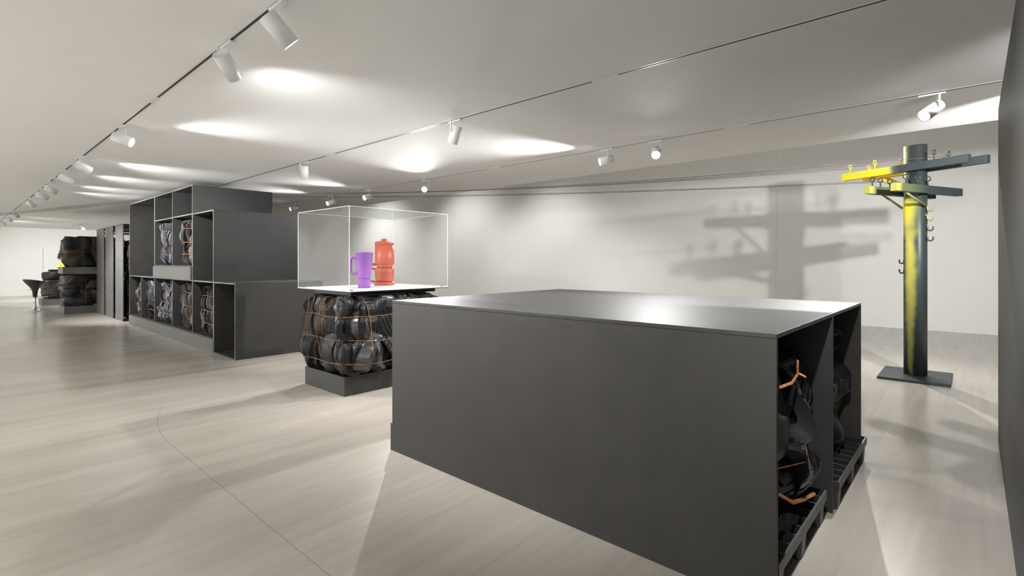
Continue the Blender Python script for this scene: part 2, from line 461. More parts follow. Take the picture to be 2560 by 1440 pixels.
for i, y in enumerate((-1.0, 2.0, 5.0, 8.0, 11.0, 14.5, 18.5, 23.5)):
    lamp('left', y, (-1, .05, -.75), DP * (.74 if y < 6 else 1.2 if y < 10 else 1.7 if y < 16 else 2.3), 'added spotlight outside the picture bouncing light off the side wall, number %s from the camera' % ['one', 'two', 'three', 'four', 'five', 'six', 'seven', 'eight'][i], cone=105, x=XD)
for o in [c for h in LAMP0.children for c in h.children] + list(LAMP0.children) + [LAMP0]: bpy.data.objects.remove(o)
td = thing('lighting_track', 'white ceiling light track added to the left outside the picture', 'track', (XD, 0, ZC))
MB().box(-.021, .021, -3, 28.3, -.006, -.0003).obj('rail', M['lamp'], td)

# ------------------------------------------------------------------ cabinets of dark sheet
TH = 0.019
def panel(parent, name, x0, x1, y0, y1, z0, z1, m='sheet'):
    return MB().box(x0, x1, y0, y1, z0, z1).obj(name, M[m], parent, bevel=.0016)

# near box with two bays open to the right
bx = thing('dark_cabinet', 'low wide dark grey box cabinet nearest the camera, its two open bays facing right', 'cabinet', (2.2, .578, 0))
BX0, BX1, BY0, BY1, BZ = 0.0, 2.05, 0.0, 2.61, 1.11
panel(bx, 'front_panel', 0, TH, 0, BY1, 0, BZ - TH)
MB().box(BX1 - TH, BX1, 0, 1.18, .167, BZ - TH).box(BX1 - TH, BX1, 1.18, BY1, 0, BZ - TH).obj('back_panel', M['sheet'], bx)
panel(bx, 'divider', 1.085, 1.085 + TH, 0, BY1, 0, BZ - TH)
panel(bx, 'top_panel', -.002, BX1, 0, BY1, BZ - TH, BZ)
panel(bx, 'end_panel', TH, BX1 - TH, BY1 - TH, BY1, 0.2, BZ - TH)
panel(bx, 'plinth', 0.0, BX1, BY1, BY1 + .022, 0, .20)

# shelving block
SX0, SX1 = 2.7, 4.0
def cabinet(label, y0, y1, z0, z1, divs=(), shelves=(), bottom=True, plinth=None, sheettop=True):
    t = thing('dark_cabinet', label, 'cabinet', (SX0, y0, z0), 'dark cabinets of the shelving block')
    h = z1 - z0; w = y1 - y0; d = SX1 - SX0
    zb = 0.0
    panel(t, 'side_panel', 0, d, 0, TH, zb, h - TH)
    panel(t, 'side_panel', 0, d, w - TH, w, zb, h - TH)
    panel(t, 'top_panel', 0, d, 0, w, h - TH, h)
    if bottom: panel(t, 'bottom_panel', 0.001, d - .001, TH, w - TH, zb, zb + TH)
    panel(t, 'back_panel', d - TH, d, TH, w - TH, zb + (TH if bottom else 0), h - TH)
    edges = MB()
    zlo = zb + (TH if bottom else 0)
    for q in divs:
        panel(t, 'divider', 0.0, d - TH, q - y0 - TH / 2, q - y0 + TH / 2, zlo, h - TH)
    lo = [TH] + sorted([q - y0 for q in divs]) + [w - TH]
    for z in shelves:
        for k in range(len(lo) - 1):
            a = lo[k] + (TH / 2 if k else 0); b = lo[k + 1] - (TH / 2 if k < len(lo) - 2 else 0)
            panel(t, 'shelf', 0.0, d - TH, a, b, z - z0 - TH, z - z0)
    # bare cut front edges
    e = .0015
    for q in [TH / 2] + [q - y0 for q in divs] + [w - TH / 2]:
        edges.box(-e, 0, q - TH / 2, q + TH / 2, zb, h)
    edges.box(-e, 0, TH, w - TH, h - TH, h)
    for z in shelves: edges.box(-e, 0, TH, w - TH, z - z0 - TH, z - z0)
    edges.obj('front_edge', M['edge'], t)['label'] = 'pale cut front edge'
    return t
YV = [13.948, 12.935, 11.881, 10.701, 9.576, 8.574, 7.697]
pl = MB().box(0, 1.28, 0, 5.40, 0, .198).obj('plinth', M['plinth'], None, (2.692, 8.577, 0), bevel=.002)
tag(pl, 'long low grey plinth under the row of five bale bays', 'plinth')
cabinet('long low dark cabinet with five bays holding tire bales on the plinth', YV[5], YV[0], .199, 1.085, divs=(YV[1], YV[2], YV[3], YV[4]))
cabinet('open empty dark cabinet at the far left end of the shelving block, reaching the ceiling', YV[2] + .001, YV[0], 1.086, 2.664, bottom=False)
cabinet('tall dark cabinet mid block holding two bales under two empty bays', YV[4], YV[2] - .001, 1.305, 2.664, divs=(YV[3],), shelves=(2.19,))
cabinet('square empty dark cabinet with one open bay, right of the two upper bales', YV[5], YV[4] - .001, 1.086, 2.185, bottom=False)
cabinet('lowest dark cabinet at the right end of the shelving block, empty, standing on the floor', YV[6], YV[5] - .001, 0, 1.085)

def tray(label, x0, x1, y0, y1, z0, z1, m='plinth', group=None):
    t = MB()
    t.box(x0, x1, y0, y1, z0, z1 - .02)
    k = .018
    t.box(x0, x1, y0, y0 + k, z1 - .02, z1).box(x0, x1, y1 - k, y1, z1 - .02, z1)
    t.box(x0, x0 + k, y0 + k, y1 - k, z1 - .02, z1).box(x1 - k, x1, y0 + k, y1 - k, z1 - .02, z1)
    c = ((x0 + x1) / 2, (y0 + y1) / 2, z0)
    t.v = [(a - c[0], b - c[1], q - c[2]) for a, b, q in t.v]
    return tag(t.obj('tray_stand', M[m], None, c, bevel=.0015), label, 'stand', group)
tray('pale grey tray box jutting out under the two upper tire bales', 2.675, 3.98, 9.60, 11.905, 1.0865, 1.3035)
tray('dark tray stand on the floor under the bale with the display case', 2.73, 3.98, 4.80, 5.66, 0, .198, 'sheet')
tray('bottom grey tray stand under the two stacked bales at the back', 2.03, 3.3, 17.72, 18.60, 0, .195)
tray('upper grey tray stand between the two stacked bales at the back', 2.0, 3.3, 17.72, 18.60, 1.062, 1.238)
tray('grey tray stand behind the bar stool under the farthest bale', 1.945, 3.2, 21.62, 22.45, 0, .19)

# three tall narrow cabinets, open at both ends
for lab, y0, y1, z1 in (('tall narrow dark cabinet nearest the shelving block, first of three', 14.557, 15.359, 2.262),
                        ('tall narrow dark cabinet in the middle of the row of three', 15.628, 16.509, 2.262),
                        ('tall narrow dark cabinet farthest left of the row of three, beside the stacked bales', 16.701, 17.667, 2.25)):
    t = thing('dark_cabinet', lab, 'cabinet', (2.69, y0, 0), 'three tall narrow dark cabinets')
    w = y1 - y0
    panel(t, 'front_panel', 0, TH, 0, w, 0, z1 - TH, 'plinth')
    panel(t, 'back_panel', 1.16, 1.16 + TH, 0, w, 0, z1 - TH)
    panel(t, 'top_panel', 0, 1.16 + TH, 0, w, z1 - TH, z1)
    panel(t, 'rail', TH, 1.16, .02, .05, z1 - .15, z1 - .11)

# ------------------------------------------------------------------ tire bales
def path_table(h, d, rng, wob, kmax=3, n=400):
    th = np.linspace(0, 2 * PI, n + 1)
    c, s = np.cos(th), np.sin(th)
    a = d / 2 * np.sign(c) * np.abs(c) ** 0.75
    z = h / 2 * np.sign(s) * np.abs(s) ** 0.62
    ta, tz = np.gradient(a), np.gradient(z)
    L = np.hypot(ta, tz) + 1e-9
    na, nz = tz / L, -ta / L
    k = np.zeros_like(th)
    for q in range(2, kmax + 1):
        k += rng.uniform(-1, 1) * wob / (q ** 0.5) * np.sin(q * th + rng.uniform(0, 6.28))
    a = a + na * k; z = z + nz * k
    a[-1] = a[0]; z[-1] = z[0]
    ds = np.hypot(np.diff(a), np.diff(z)); s_ = np.concatenate([[0], np.cumsum(ds)])
    lat = np.zeros_like(th); tw = np.zeros_like(th)
    for q in (1, 2, 3):
        lat += rng.uniform(-1, 1) * wob * 0.9 / q * np.sin(q * th + rng.uniform(0, 6.28))
        tw += rng.uniform(-1, 1) * 0.45 / q * np.sin(q * th + rng.uniform(0, 6.28))
    return s_, a, z, lat, tw

def loop_mesh(name, h, d, w, rng, style, m, wob=.02, pitch=.036, groove=.008):
    s_, A, Z, LAT, TW = path_table(h, d, rng, wob, 3 if style in ('tread', 'lug', 'smooth') else 7)
    Ltot = s_[-1]
    if style in ('tread', 'lug'):
        npit = max(12, int(Ltot / pitch))
        p = Ltot / npit
        gf = .20 if style == 'tread' else .26
        base = np.arange(npit)[:, None] * p + np.array([0, .03, gf, gf + .03, .6])[None, :] * p
        sr = base.ravel()
        isg = np.tile(np.array([1, 1, 1, 0, 0]), npit); isg = np.tile(np.array([0, 1, 1, 0, 0]), npit)
        u = np.array([-.62, -.78, -1.0, -.93, -.60, -.56, -.50, -.20, -.16, -.10, .10, .16, .20, .50, .56, .60, .93, 1.0, .78, .62]) if style == 'tread' else \
            np.array([-.62, -.78, -1.0, -.93, -.55, -.12, -.06, .06, .12, .55, .93, 1.0, .78, .62])
        dep = np.zeros_like(u)
        K = len(u)
        dep[0] = dep[-1] = -.085; dep[1] = dep[-2] = -.055; dep[2] = dep[-3] = -.022
        crown = -.012 * (np.abs(u) ** 2.2)
        crown[:3] = 0; crown[-3:] = 0
        if style == 'tread':
            circ = np.isin(np.arange(K), [5, 8, 11, 14])
            shoulder = np.isin(np.arange(K), [3, 4, 15, 16]) | (np.isin(np.arange(K), [6, 7, 12, 13]) if rng.random() < .6 else False)
        else:
            circ = np.isin(np.arange(K), [6, 7]) & (rng.random() < .5)
            shoulder = np.isin(np.arange(K), [3, 4, 9, 10, 5, 8])
        N0 = dep + crown - groove * .9 * circ
        Nn = N0[None, :] - groove * (isg[:, None] * shoulder[None, :])
        # a few grooves also bite into the shoulder
        skew = rng.choice([0, .3, .5, .7]) * (1 if rng.random() < .5 else -1)
        if style == 'lug': skew = .8
        sk = skew * w * .5 * (u if style == 'tread' and rng.random() < .4 else np.abs(u))
        sk[:3] = sk[3]; sk[-3:] = sk[-4]
        SS = sr[:, None] + sk[None, :]
    elif style == 'smooth':
        R = 110
        sr = np.arange(R) / R * Ltot
        u = np.array([-.7, -.9, -1.0, -.96, -.7, -.35, 0, .35, .7, .96, 1.0, .9, .7])
        dep = np.array([-.10, -.06, -.02, -.006, .002, .006, .007, .006, .002, -.006, -.02, -.06, -.10])
        Nn = np.tile(dep, (R, 1)); SS = np.tile(sr[:, None], (1, len(u)))
    else:                                                   # thin strip or tube
        R = int(max(50, Ltot / .022))
        sr = np.arange(R) / R * Ltot
        q = np.linspace(-PI, PI, 25)
        u = np.sin(q * .60)
        rib = rng.integers(2, 4)
        dep = (np.cos(q * .60) - 1) * w * .42 - .16 * w * np.abs(np.sin(q * rib / 2)) ** 4
        R = int(max(60, Ltot / .016)); sr = np.arange(R) / R * Ltot
        Nn = np.tile(dep, (R, 1)); SS = np.tile(sr[:, None], (1, len(u)))
    SS = np.mod(SS, Ltot)
    f = lambda T: np.interp(SS, s_, T)
    a, z, lat, tw = f(A), f(Z), f(LAT), f(TW)
    e = .004
    S1, S0 = np.mod(SS + e, Ltot), np.mod(SS - e, Ltot)
    ta = np.interp(S1, s_, A) - np.interp(S0, s_, A); tz = np.interp(S1, s_, Z) - np.interp(S0, s_, Z)
    wrap = np.abs(ta) + np.abs(tz) > .2
    ta[wrap] = 0; tz[wrap] = 1
    L = np.hypot(ta, tz) + 1e-9
    na, nz = tz / L, -ta / L
    U = u[None, :] * w / 2
    n_ = Nn * np.cos(tw) + U * np.sin(tw)
    b_ = U * np.cos(tw) - Nn * np.sin(tw) + lat
    # long low dents
    X = np.stack([a + na * n_, b_, z + nz * n_], -1)
    R, K = X.shape[:2]
    i, j = np.meshgrid(np.arange(R), np.arange(K - 1), indexing='ij')
    i2 = (i + 1) % R
    F = np.stack([i * K + j, i * K + j + 1, i2 * K + j + 1, i2 * K + j], -1).reshape(-1, 4)
    V = X.reshape(-1, 3)
    me = bpy.data.meshes.new(name)
    me.vertices.add(len(V)); me.vertices.foreach_set('co', V.astype(np.float32).ravel())
    me.loops.add(F.size); me.loops.foreach_set('vertex_index', F.ravel().astype(np.int32))
    me.polygons.add(len(F)); me.polygons.foreach_set('loop_start', np.arange(len(F), dtype=np.int32) * 4)
    me.polygons.foreach_set('loop_total', np.full(len(F), 4, np.int32))
    me.polygons.foreach_set('use_smooth', np.ones(len(F), bool))
    me.materials.append(m); me.update(calc_edges=True)
    if style in ('tread', 'lug'): me.set_sharp_from_angle(angle=math.radians(38))
    return me, V, F

def hull2(pts):
    pts = sorted(set(pts))
    def half(p):
        r = []
        for q in p:
            while len(r) >= 2 and (r[-1][0] - r[-2][0]) * (q[1] - r[-2][1]) - (r[-1][1] - r[-2][1]) * (q[0] - r[-2][0]) <= 0: r.pop()
            r.append(q)
        return r
    a = half(pts); b = half(pts[::-1])
    return a[:-1] + b[:-1]

def bale(label, loc, sx, sy, h, seed, style='tread', hwires=(.25, .55, .85), vwx=(), vwy=(), faces='WSEN', group='wire-bound bales of old tires',
         mats=('rubber', 'rubber', 'rubber_grey', 'rubber_brown'), wire_r=.0035, wmat='wire', lobe=None, top=True, extra=None, name='tire_bale', crumple=.022, pinch=.035, bulge=.07):
    rng = np.random.default_rng(seed)
    t = thing(name, label, 'tire bale', loc, group)
    partname = 'tire' if style in ('tread', 'lug', 'flat') else 'rubber_strip'
    allv, allf = [], []; nb = 0
    ph = rng.uniform(0, 6.28, (6, 3)); fr = rng.uniform(5, 15, (6, 3)) * rng.choice([-1, 1], (6, 3)); am = rng.uniform(.3, 1, (6, 3))
    def put(me, V, F, Mx, nm):
        nonlocal nb
        Rm = np.array(Mx); Wv = V @ Rm[:3, :3].T + Rm[:3, 3]
        zr = np.clip(Wv[:, 2] / h, 0, 1)
        sc = 1.0 - bulge * (np.clip(.28 - zr, 0, 1) / .28) ** 2 * 1.3 - bulge * .55 * (np.clip(zr - .78, 0, 1) / .22) ** 2
        for zw in hwires: sc -= pinch * np.exp(-((zr - zw) * h / .045) ** 2)
        D = np.zeros_like(Wv)
        for k in range(6): D += am[k][None, :] * np.sin(Wv @ fr[k][:, None] + ph[k][None, :])
        D *= crumple / 2.2; D[:, 2] *= .45
        Wv[:, :2] = Wv[:, :2] * sc[:, None] + D[:, :2]
        Wv[:, 2] = np.clip(Wv[:, 2] + D[:, 2] * np.clip(zr * 6, 0, 1), .002, h + .004)
        V = (Wv - Rm[:3, 3]) @ Rm[:3, :3]
        me.vertices.foreach_set('co', V.astype(np.float32).ravel()); me.update()
        o = bpy.data.objects.new(nm, me); COL.objects.link(o); o.parent = t
        o.matrix_local = Mx
        R = np.array(Mx)
        W_ = V @ R[:3, :3].T + R[:3, 3]
        allv.append(W_); allf.append(F + nb); nb += len(V)
        return o
    dirs = {'W': (Vector((-1, 0, 0)), Vector((0, 1, 0)), sx, sy), 'E': (Vector((1, 0, 0)), Vector((0, 1, 0)), sx, sy),
            'S': (Vector((0, -1, 0)), Vector((1, 0, 0)), sy, sx), 'N': (Vector((0, 1, 0)), Vector((1, 0, 0)), sy, sx)}
    cz = h / 2
    for fc in faces:
        f, s, dn, wd = dirs[fc]
        if style == 'strip':
            n = max(4, int(wd / (lobe or .075)))
        elif style == 'flat':
            n = max(2, int(round(h / (lobe or .27))))
        else:
            n = max(3, int(round(wd / (lobe or .15))))
        for k in range(n):
            tiers = [(0.0, 1.0)]
            if style in ('tread', 'lug') and rng.random() < .45:
                sp = rng.uniform(.42, .6); tiers = [(0, sp + .05), (sp - .05, 1)]
            if style == 'strip' and rng.random() < .6:
                sp = rng.uniform(.3, .7); tiers = [(0, sp + .04), (sp - .04, 1)]
            if style == 'flat':
                sp = rng.uniform(.35, .65); tiers = [(0, sp + .06), (sp - .04, 1)]
            for a, b in tiers:
                st = style; mm = M[mats[rng.integers(len(mats))]]
                if style == 'flat':
                    hh = h / n
                    w = hh * rng.uniform(1.05, 1.3); LH = (b - a) * wd * rng.uniform(.98, 1.04)
                    st = 'tread' if rng.random() < .75 else 'smooth'
                    if st == 'smooth': mm = M['rubber']
                    depth = min(.42, dn * .5)
                else:
                    w = wd / n * (rng.uniform(1.15, 1.6) if style != 'strip' else rng.uniform(.9, 1.5))
                    LH = (b - a) * h * rng.uniform(.93, 1.04)
                    depth = rng.uniform(.16, .28) if style != 'strip' else rng.uniform(.05, .13)
                    if style == 'tread' and rng.random() < .22: st = 'smooth'; mm = M['liner'] if rng.random() < .5 else M['rubber']
                wob = {'tread': .026, 'lug': .018, 'smooth': .032, 'strip': .02, 'flat': .02}[st if st in ('tread', 'lug', 'smooth', 'strip') else 'tread']
                me, V, F = loop_mesh(partname, LH, depth, w, rng, st, mm, wob,
                                     pitch=rng.uniform(.024, .042) if st != 'lug' else rng.uniform(.06, .075), groove=rng.uniform(.0045, .0075) if st != 'lug' else .015)
                tilt = rng.normal(0, .11 if style not in ('strip', 'flat') else .07)
                inset = rng.uniform(-.03, .06) if style != 'strip' else rng.uniform(-.01, .05)
                if style == 'flat':
                    pos_s = ((a + b) / 2 - .5) * wd; pos_z = (k + .5) * h / n - cz
                    up = s; lat = Vector((0, 0, 1))
                else:
                    pos_s = ((k + .5) / n - .5) * (wd - w * .35) + rng.normal(0, .008)
                    pos_z = ((a + b) / 2 - .5) * h + rng.normal(0, .01)
                    up = Vector((0, 0, 1)); lat = s
                pos = f * (dn / 2 - depth / 2 - inset) + s * pos_s + Vector((0, 0, cz + pos_z))
                u2 = (Matrix.Rotation(tilt, 3, f) @ up); l2 = (Matrix.Rotation(tilt, 3, f) @ lat)
                # columns: local x -> f, local y -> lat, local z -> up
                Mx = Matrix(((f.x, l2.x, u2.x, pos.x), (f.y, l2.y, u2.y, pos.y), (f.z, l2.z, u2.z, pos.z), (0, 0, 0, 1)))
                # keep inside height
                z_ = (V @ np.array(Mx)[:3, :3].T)[:, 2] + pos.z
                lo, hi = z_.min(), z_.max()
                dz = 0
                if hi > h: dz = h - hi
                if lo + dz < 0.002: dz = .002 - lo
                Mx[2][3] += dz
                put(me, V, F, Mx, partname)
    if top:
        n = max(3, int(sy / (.17 if style != 'strip' else .10)))
        for k in range(n):
            st = 'tread' if style in ('tread', 'flat') else style
            if style == 'tread' and rng.random() < .25: st = 'smooth'
            tm = mats if style == 'strip' else tuple(mats) + ('rubber_brown', 'rubber_brown')
            dp = rng.uniform(.12, .2) if style != 'strip' else .07
            w = sy / n * rng.uniform(1.1, 1.4)
            me, V, F = loop_mesh(partname, sx * rng.uniform(.72, .92), dp, w, rng, st, M[tm[rng.integers(len(tm))]], .02)
            tl = rng.normal(0, .16)
            pos = Vector((rng.normal(0, .03), ((k + .5) / n - .5) * sy * .9, h - dp / 2 - rng.uniform(-.015, .045)))
            f = Vector((0, 0, 1)); u2 = Matrix.Rotation(tl, 3, 'Z') @ Vector((1, 0, 0)); l2 = Matrix.Rotation(tl, 3, 'Z') @ Vector((0, -1, 0))
            put(me, V, F, Matrix(((f.x, l2.x, u2.x, pos.x), (f.y, l2.y, u2.y, pos.y), (f.z, l2.z, u2.z, pos.z), (0, 0, 0, 1))), partname)
    if extra:
        for (st, LH, dp, w, pos, fdir, tilt, mname) in extra:
            me, V, F = loop_mesh(partname, LH, dp, w, rng, st, M[mname], .022, pitch=.04 if st != 'lug' else .068, groove=.008 if st != 'lug' else .018)
            f = Vector(fdir).normalized(); up0 = Vector((0, 0, 1)) if abs(f.z) < .9 else Vector((1, 0, 0))
            s = f.cross(up0).normalized() * -1; up = s.cross(f) * -1
            if up.dot(up0) < 0: up = -up
            R_ = Matrix.Rotation(tilt, 3, f); u2 = R_ @ up; l2 = u2.cross(f)
            put(me, V, F, Matrix(((f.x, l2.x, u2.x, pos[0]), (f.y, l2.y, u2.y, pos[1]), (f.z, l2.z, u2.z, pos[2]), (0, 0, 0, 1))), partname)
    # squeezed rubber filling the middle
    g = .10
    c = MB(); nx = 10
    V0 = []
    c.box(-sx / 2 + g, sx / 2 - g, -sy / 2 + g, sy / 2 - g, .04, h - .09)
    c.obj('core', M['core'], t, bevel=.05)
    # binding wires, pulled taut round the bale
    bv = BVHTree.FromPolygons(np.concatenate(allv).tolist(), np.concatenate(allf).tolist())
    def wire_loop(org, e1, e2, r0, n=120):
        pts = []
        for k in range(n):
            q = 2 * PI * k / n
            d = e1 * math.cos(q) + e2 * math.sin(q)
            hit = bv.ray_cast(org + d * 3.0, -d, 3.0)
            if hit[0] is not None:
                v = hit[0] - org
                pts.append((round(v.dot(e1), 4), round(v.dot(e2), 4)))
        if len(pts) < 8: return
        H = hull2(pts)
        # resample the hull with slight slack
        out = []
        for i in range(len(H)):
            a, b = Vector(H[i]), Vector(H[(i + 1) % len(H)])
            m_ = max(1, int((b - a).length / .03))
            for k in range(m_): out.append(a.lerp(b, k / m_))
        res = []
        for p in out:
            L = p.length
            p = p * ((L + wire_r * .6) / L)
            res.append(org + e1 * p.x + e2 * p.y + e1.cross(e2) * (.006 * math.sin(7 * math.atan2(p.y, p.x)) ))
        MB().tube(res, wire_r, 6, closed=True).obj('binding_wire', M[wmat], t)
    X, Y, Z = Vector((1, 0, 0)), Vector((0, 1, 0)), Vector((0, 0, 1))
    for q in hwires: wire_loop(Vector((0, 0, h * q)), X, Y, wire_r)
    for q in vwx: wire_loop(Vector((q * sx, 0, h / 2)), Y, Z, wire_r)      # planes across x
    for q in vwy: wire_loop(Vector((0, q * sy, h / 2)), X, Z, wire_r)      # planes across y
    return t

# bale under the display case
bale('big black tire bale under the clear display case, on its dark tray', (3.33, 5.22, .19), 1.30, 1.0, .832, 11, 'tread',
     hwires=(.17, .46, .76), vwx=(-.30, .2), vwy=(-.30, .02, .34), wire_r=.003, faces='WSEN', lobe=.14,
     extra=[('smooth', .56, .20, .30, (-.46, -.40, .42), (-.75, -.66, 0), .12, 'liner'),
            ('smooth', .44, .24, .26, (-.40, -.44, .26), (-.55, -.85, .1), -.25, 'liner'),
            ('tread', .72, .20, .26, (-.10, -.43, .44), (0, -1, .05), .5, 'rubber'),
            ('tread', .66, .2, .24, (.16, -.42, .50), (0.1, -1, .0), .45, 'rubber')])
# bales in the near box
def fpos(x, y): return (x, y, .166)
bale('tire bale with chunky treads in the left bay of the near box', (2.73, 1.30, .168), .84, 1.30, .77, 21, 'lug',
     hwires=(.42,), wire_r=.0022, wmat='wire', lobe=.22, faces='WSEN', mats=('rubber', 'rubber', 'rubber_grey'),
     extra=[('lug', .46, .34, .34, (.10, -.50, .52), (.35, -1, .25), -.55, 'rubber_grey'),  # paler rubber here stands in for light missing in the bay
            ('lug', .50, .34, .34, (.06, -.54, .20), (.25, -1, .3), .50, 'rubber_grey'),
            ('smooth', .36, .16, .2, (-.26, -.58, .46), (-.1, -1, 0), 1.2, 'rubber_grey'),
            ('smooth', .34, .05, .10, (.27, -.50, .62), (.6, -.8, 0), .25, 'rubber_grey')])
bale('tall tire bale in the right bay of the near box, on a black pallet', (3.78, 1.32, .168), .84, 1.25, .82, 31, 'tread',
     hwires=(.33, .70), wire_r=.0028, lobe=.21, faces='WSEN', mats=('rubber', 'rubber', 'rubber_grey'),
     extra=[('smooth', .30, .3, .22, (.1, -.52, .14), (0.1, -1, .1), 1.45, 'rubber'),
            ('tread', .34, .3, .24, (.05, -.50, .30), (0.1, -1, .1), 1.5, 'rubber'),
            ('tread', .44, .22, .24, (.12, -.46, .62), (0.2, -1, .1), .1, 'rubber')])
def knot(parent, pts, r=.006, turns=9):
    """two wires twisted together"""
    P = [Vector(p) for p in pts]; n = 60
    seg = [P[i].lerp(P[i + 1], k / n) for i in range(len(P) - 1) for k in range(n)] + [P[-1]]
    mb = MB()
    for ph in (0, PI):
        q = []
        for i, p in enumerate(seg):
            a = ph + turns * 2 * PI * i / n
            q.append(p + Vector((math.cos(a), .5 * math.sin(a), math.sin(a))) * r)
        mb.tube(q, r * .8, 6)
    return mb.obj('wire_knot', M['rope'], parent)
b1 = [o for o in COL.objects if o.type == 'EMPTY' and o.name.startswith('tire_bale') and 'left bay' in o['label']][0]
knot(b1, [(-.34, -.685, .23), (-.19, -.70, .15), (-.01, -.70, .10), (.22, -.70, .05)], .0055, turns=6)
knot(b1, [(-.34, -.685, .69), (-.17, -.69, .68), (-.06, -.69, .705), (.13, -.68, .655)], .004, 5)
knot(b1, [(-.06, -.69, .70), (-.065, -.69, .735), (-.06, -.69, .765)], .004, 3)

# bales in the shelving block
strip_m = ('rubber_blue', 'rubber_grey', 'rubber_blue', 'rubber_tan', 'rubber_grey')
specs = [(0, 'bale of bent rubber strips in the farthest lower bay, mostly in shadow', 41, ('rubber_grey', 'rubber_tan', 'rubber'), .74, .74),
         (1, 'bale of rubber strips tied with orange wire in the second lower bay from far end', 42, ('rubber_grey', 'rubber_blue', 'rubber_tan'), .80, .82),
         (2, 'bluish bale of bent rubber tubes in the middle lower bay', 43, ('rubber_blue', 'rubber_blue', 'rubber_grey'), .80, 1.02),
         (3, 'grey bale of bent rubber strips in the lower bay under the upper right bale', 44, ('rubber_grey', 'rubber_tan', 'rubber_blue'), .80, .84),
         (4, 'dark bale of bent rubber strips in the nearest lower bay, under the square cabinet', 45, ('rubber_grey', 'rubber', 'rubber_tan'), .78, .78)]
for k, lab, sd, mm, hh, wy in specs:
    y0, y1 = YV[k + 1], YV[k]
    bale(lab, (3.31, y0 + .05 + wy / 2, .22), 1.10, wy, hh, sd, 'strip', hwires=(.24, .5, .8), wire_r=.0045, wmat='rope', mats=mm, faces='WSN', top=True, lobe=.105,
         group='bales of rubber strips in the shelving block', name='rubber_bale')
for k, lab, sd, mm, wy in ((2, 'upright bale of wavy blue-grey rubber strips in the upper left bay above the pale tray', 51, ('rubber_blue', 'rubber_blue', 'rubber_grey'), 1.02),
                       (3, 'brownish bale of bent rubber strips in the upper right bay above the pale tray', 52, ('rubber_tan', 'rubber_blue', 'rubber_grey'), .80)):
    y0, y1 = YV[k + 1], YV[k]
    bale(lab, (3.31, y0 + .05 + wy / 2, 1.328), 1.10, wy, .79, sd, 'strip', hwires=(.24, .5, .8), wire_r=.0045, wmat='rope', mats=mm, faces='WSN', lobe=.105,
         group='bales of rubber strips in the shelving block', name='rubber_bale')
# bales stacked at the back
flat_m = ('rubber', 'rubber', 'rubber', 'rubber_brown')
bale('upper black tire bale of the stack at the back, on the upper grey tray', (2.68, 18.20, 1.224), 1.30, .92, .84, 61, 'flat', hwires=(.5,), vwx=(-.2,), vwy=(-.2, .2), wire_r=.003, mats=flat_m, faces='WS')
bale('lower brownish tire bale of the stack at the back, between the two grey trays', (2.66, 18.20, .181), 1.28, .92, .86, 62, 'flat', hwires=(.3, .62), vwx=(-.15,), vwy=(-.2, .2), wire_r=.0035, wmat='wire', mats=('rubber', 'rubber_brown', 'rubber_brown', 'rubber_grey'), faces='WS')
bale('farthest tire bale in three thick layers, behind the bar stool', (2.6, 22.05, .176), 1.25, .88, .88, 63, 'flat', hwires=(.35, .68), vwy=(.1,), wire_r=.0035, mats=('rubber', 'rubber_grey', 'rubber_grey'), faces='WS', lobe=.30)
# bales inside the tall narrow cabinets: two in each
c0 = bale('upper tire bale inside the tall narrow cabinet nearest the shelving block', (3.29, 14.96, 1.05), .96, .70, .86, 71, 'tread', hwires=(.3, .7), wire_r=.006, wmat='rope', mats=('rubber', 'rubber_tan', 'rubber_grey'), faces='WSE')
c1 = bale('lower tire bale inside the tall narrow cabinet nearest the shelving block', (3.29, 14.96, .0), .96, .70, 1.04, 72, 'tread', hwires=(.3, .7), wire_r=.006, wmat='rope', mats=('rubber', 'rubber', 'rubber_grey'), faces='WSE')
for src, y, z, lab in ((c0, 16.07, 1.05, 'upper tire bale inside the middle tall narrow cabinet'), (c1, 16.07, 0, 'lower tire bale inside the middle tall narrow cabinet'),
                       (c0, 17.18, 1.05, 'upper tire bale inside the tall narrow cabinet beside the stacked bales'), (c1, 17.18, 0, 'lower tire bale inside the tall narrow cabinet beside the stacked bales')):
    c = copy_tree(src); c.location = (3.29, y, z); c['label'] = lab

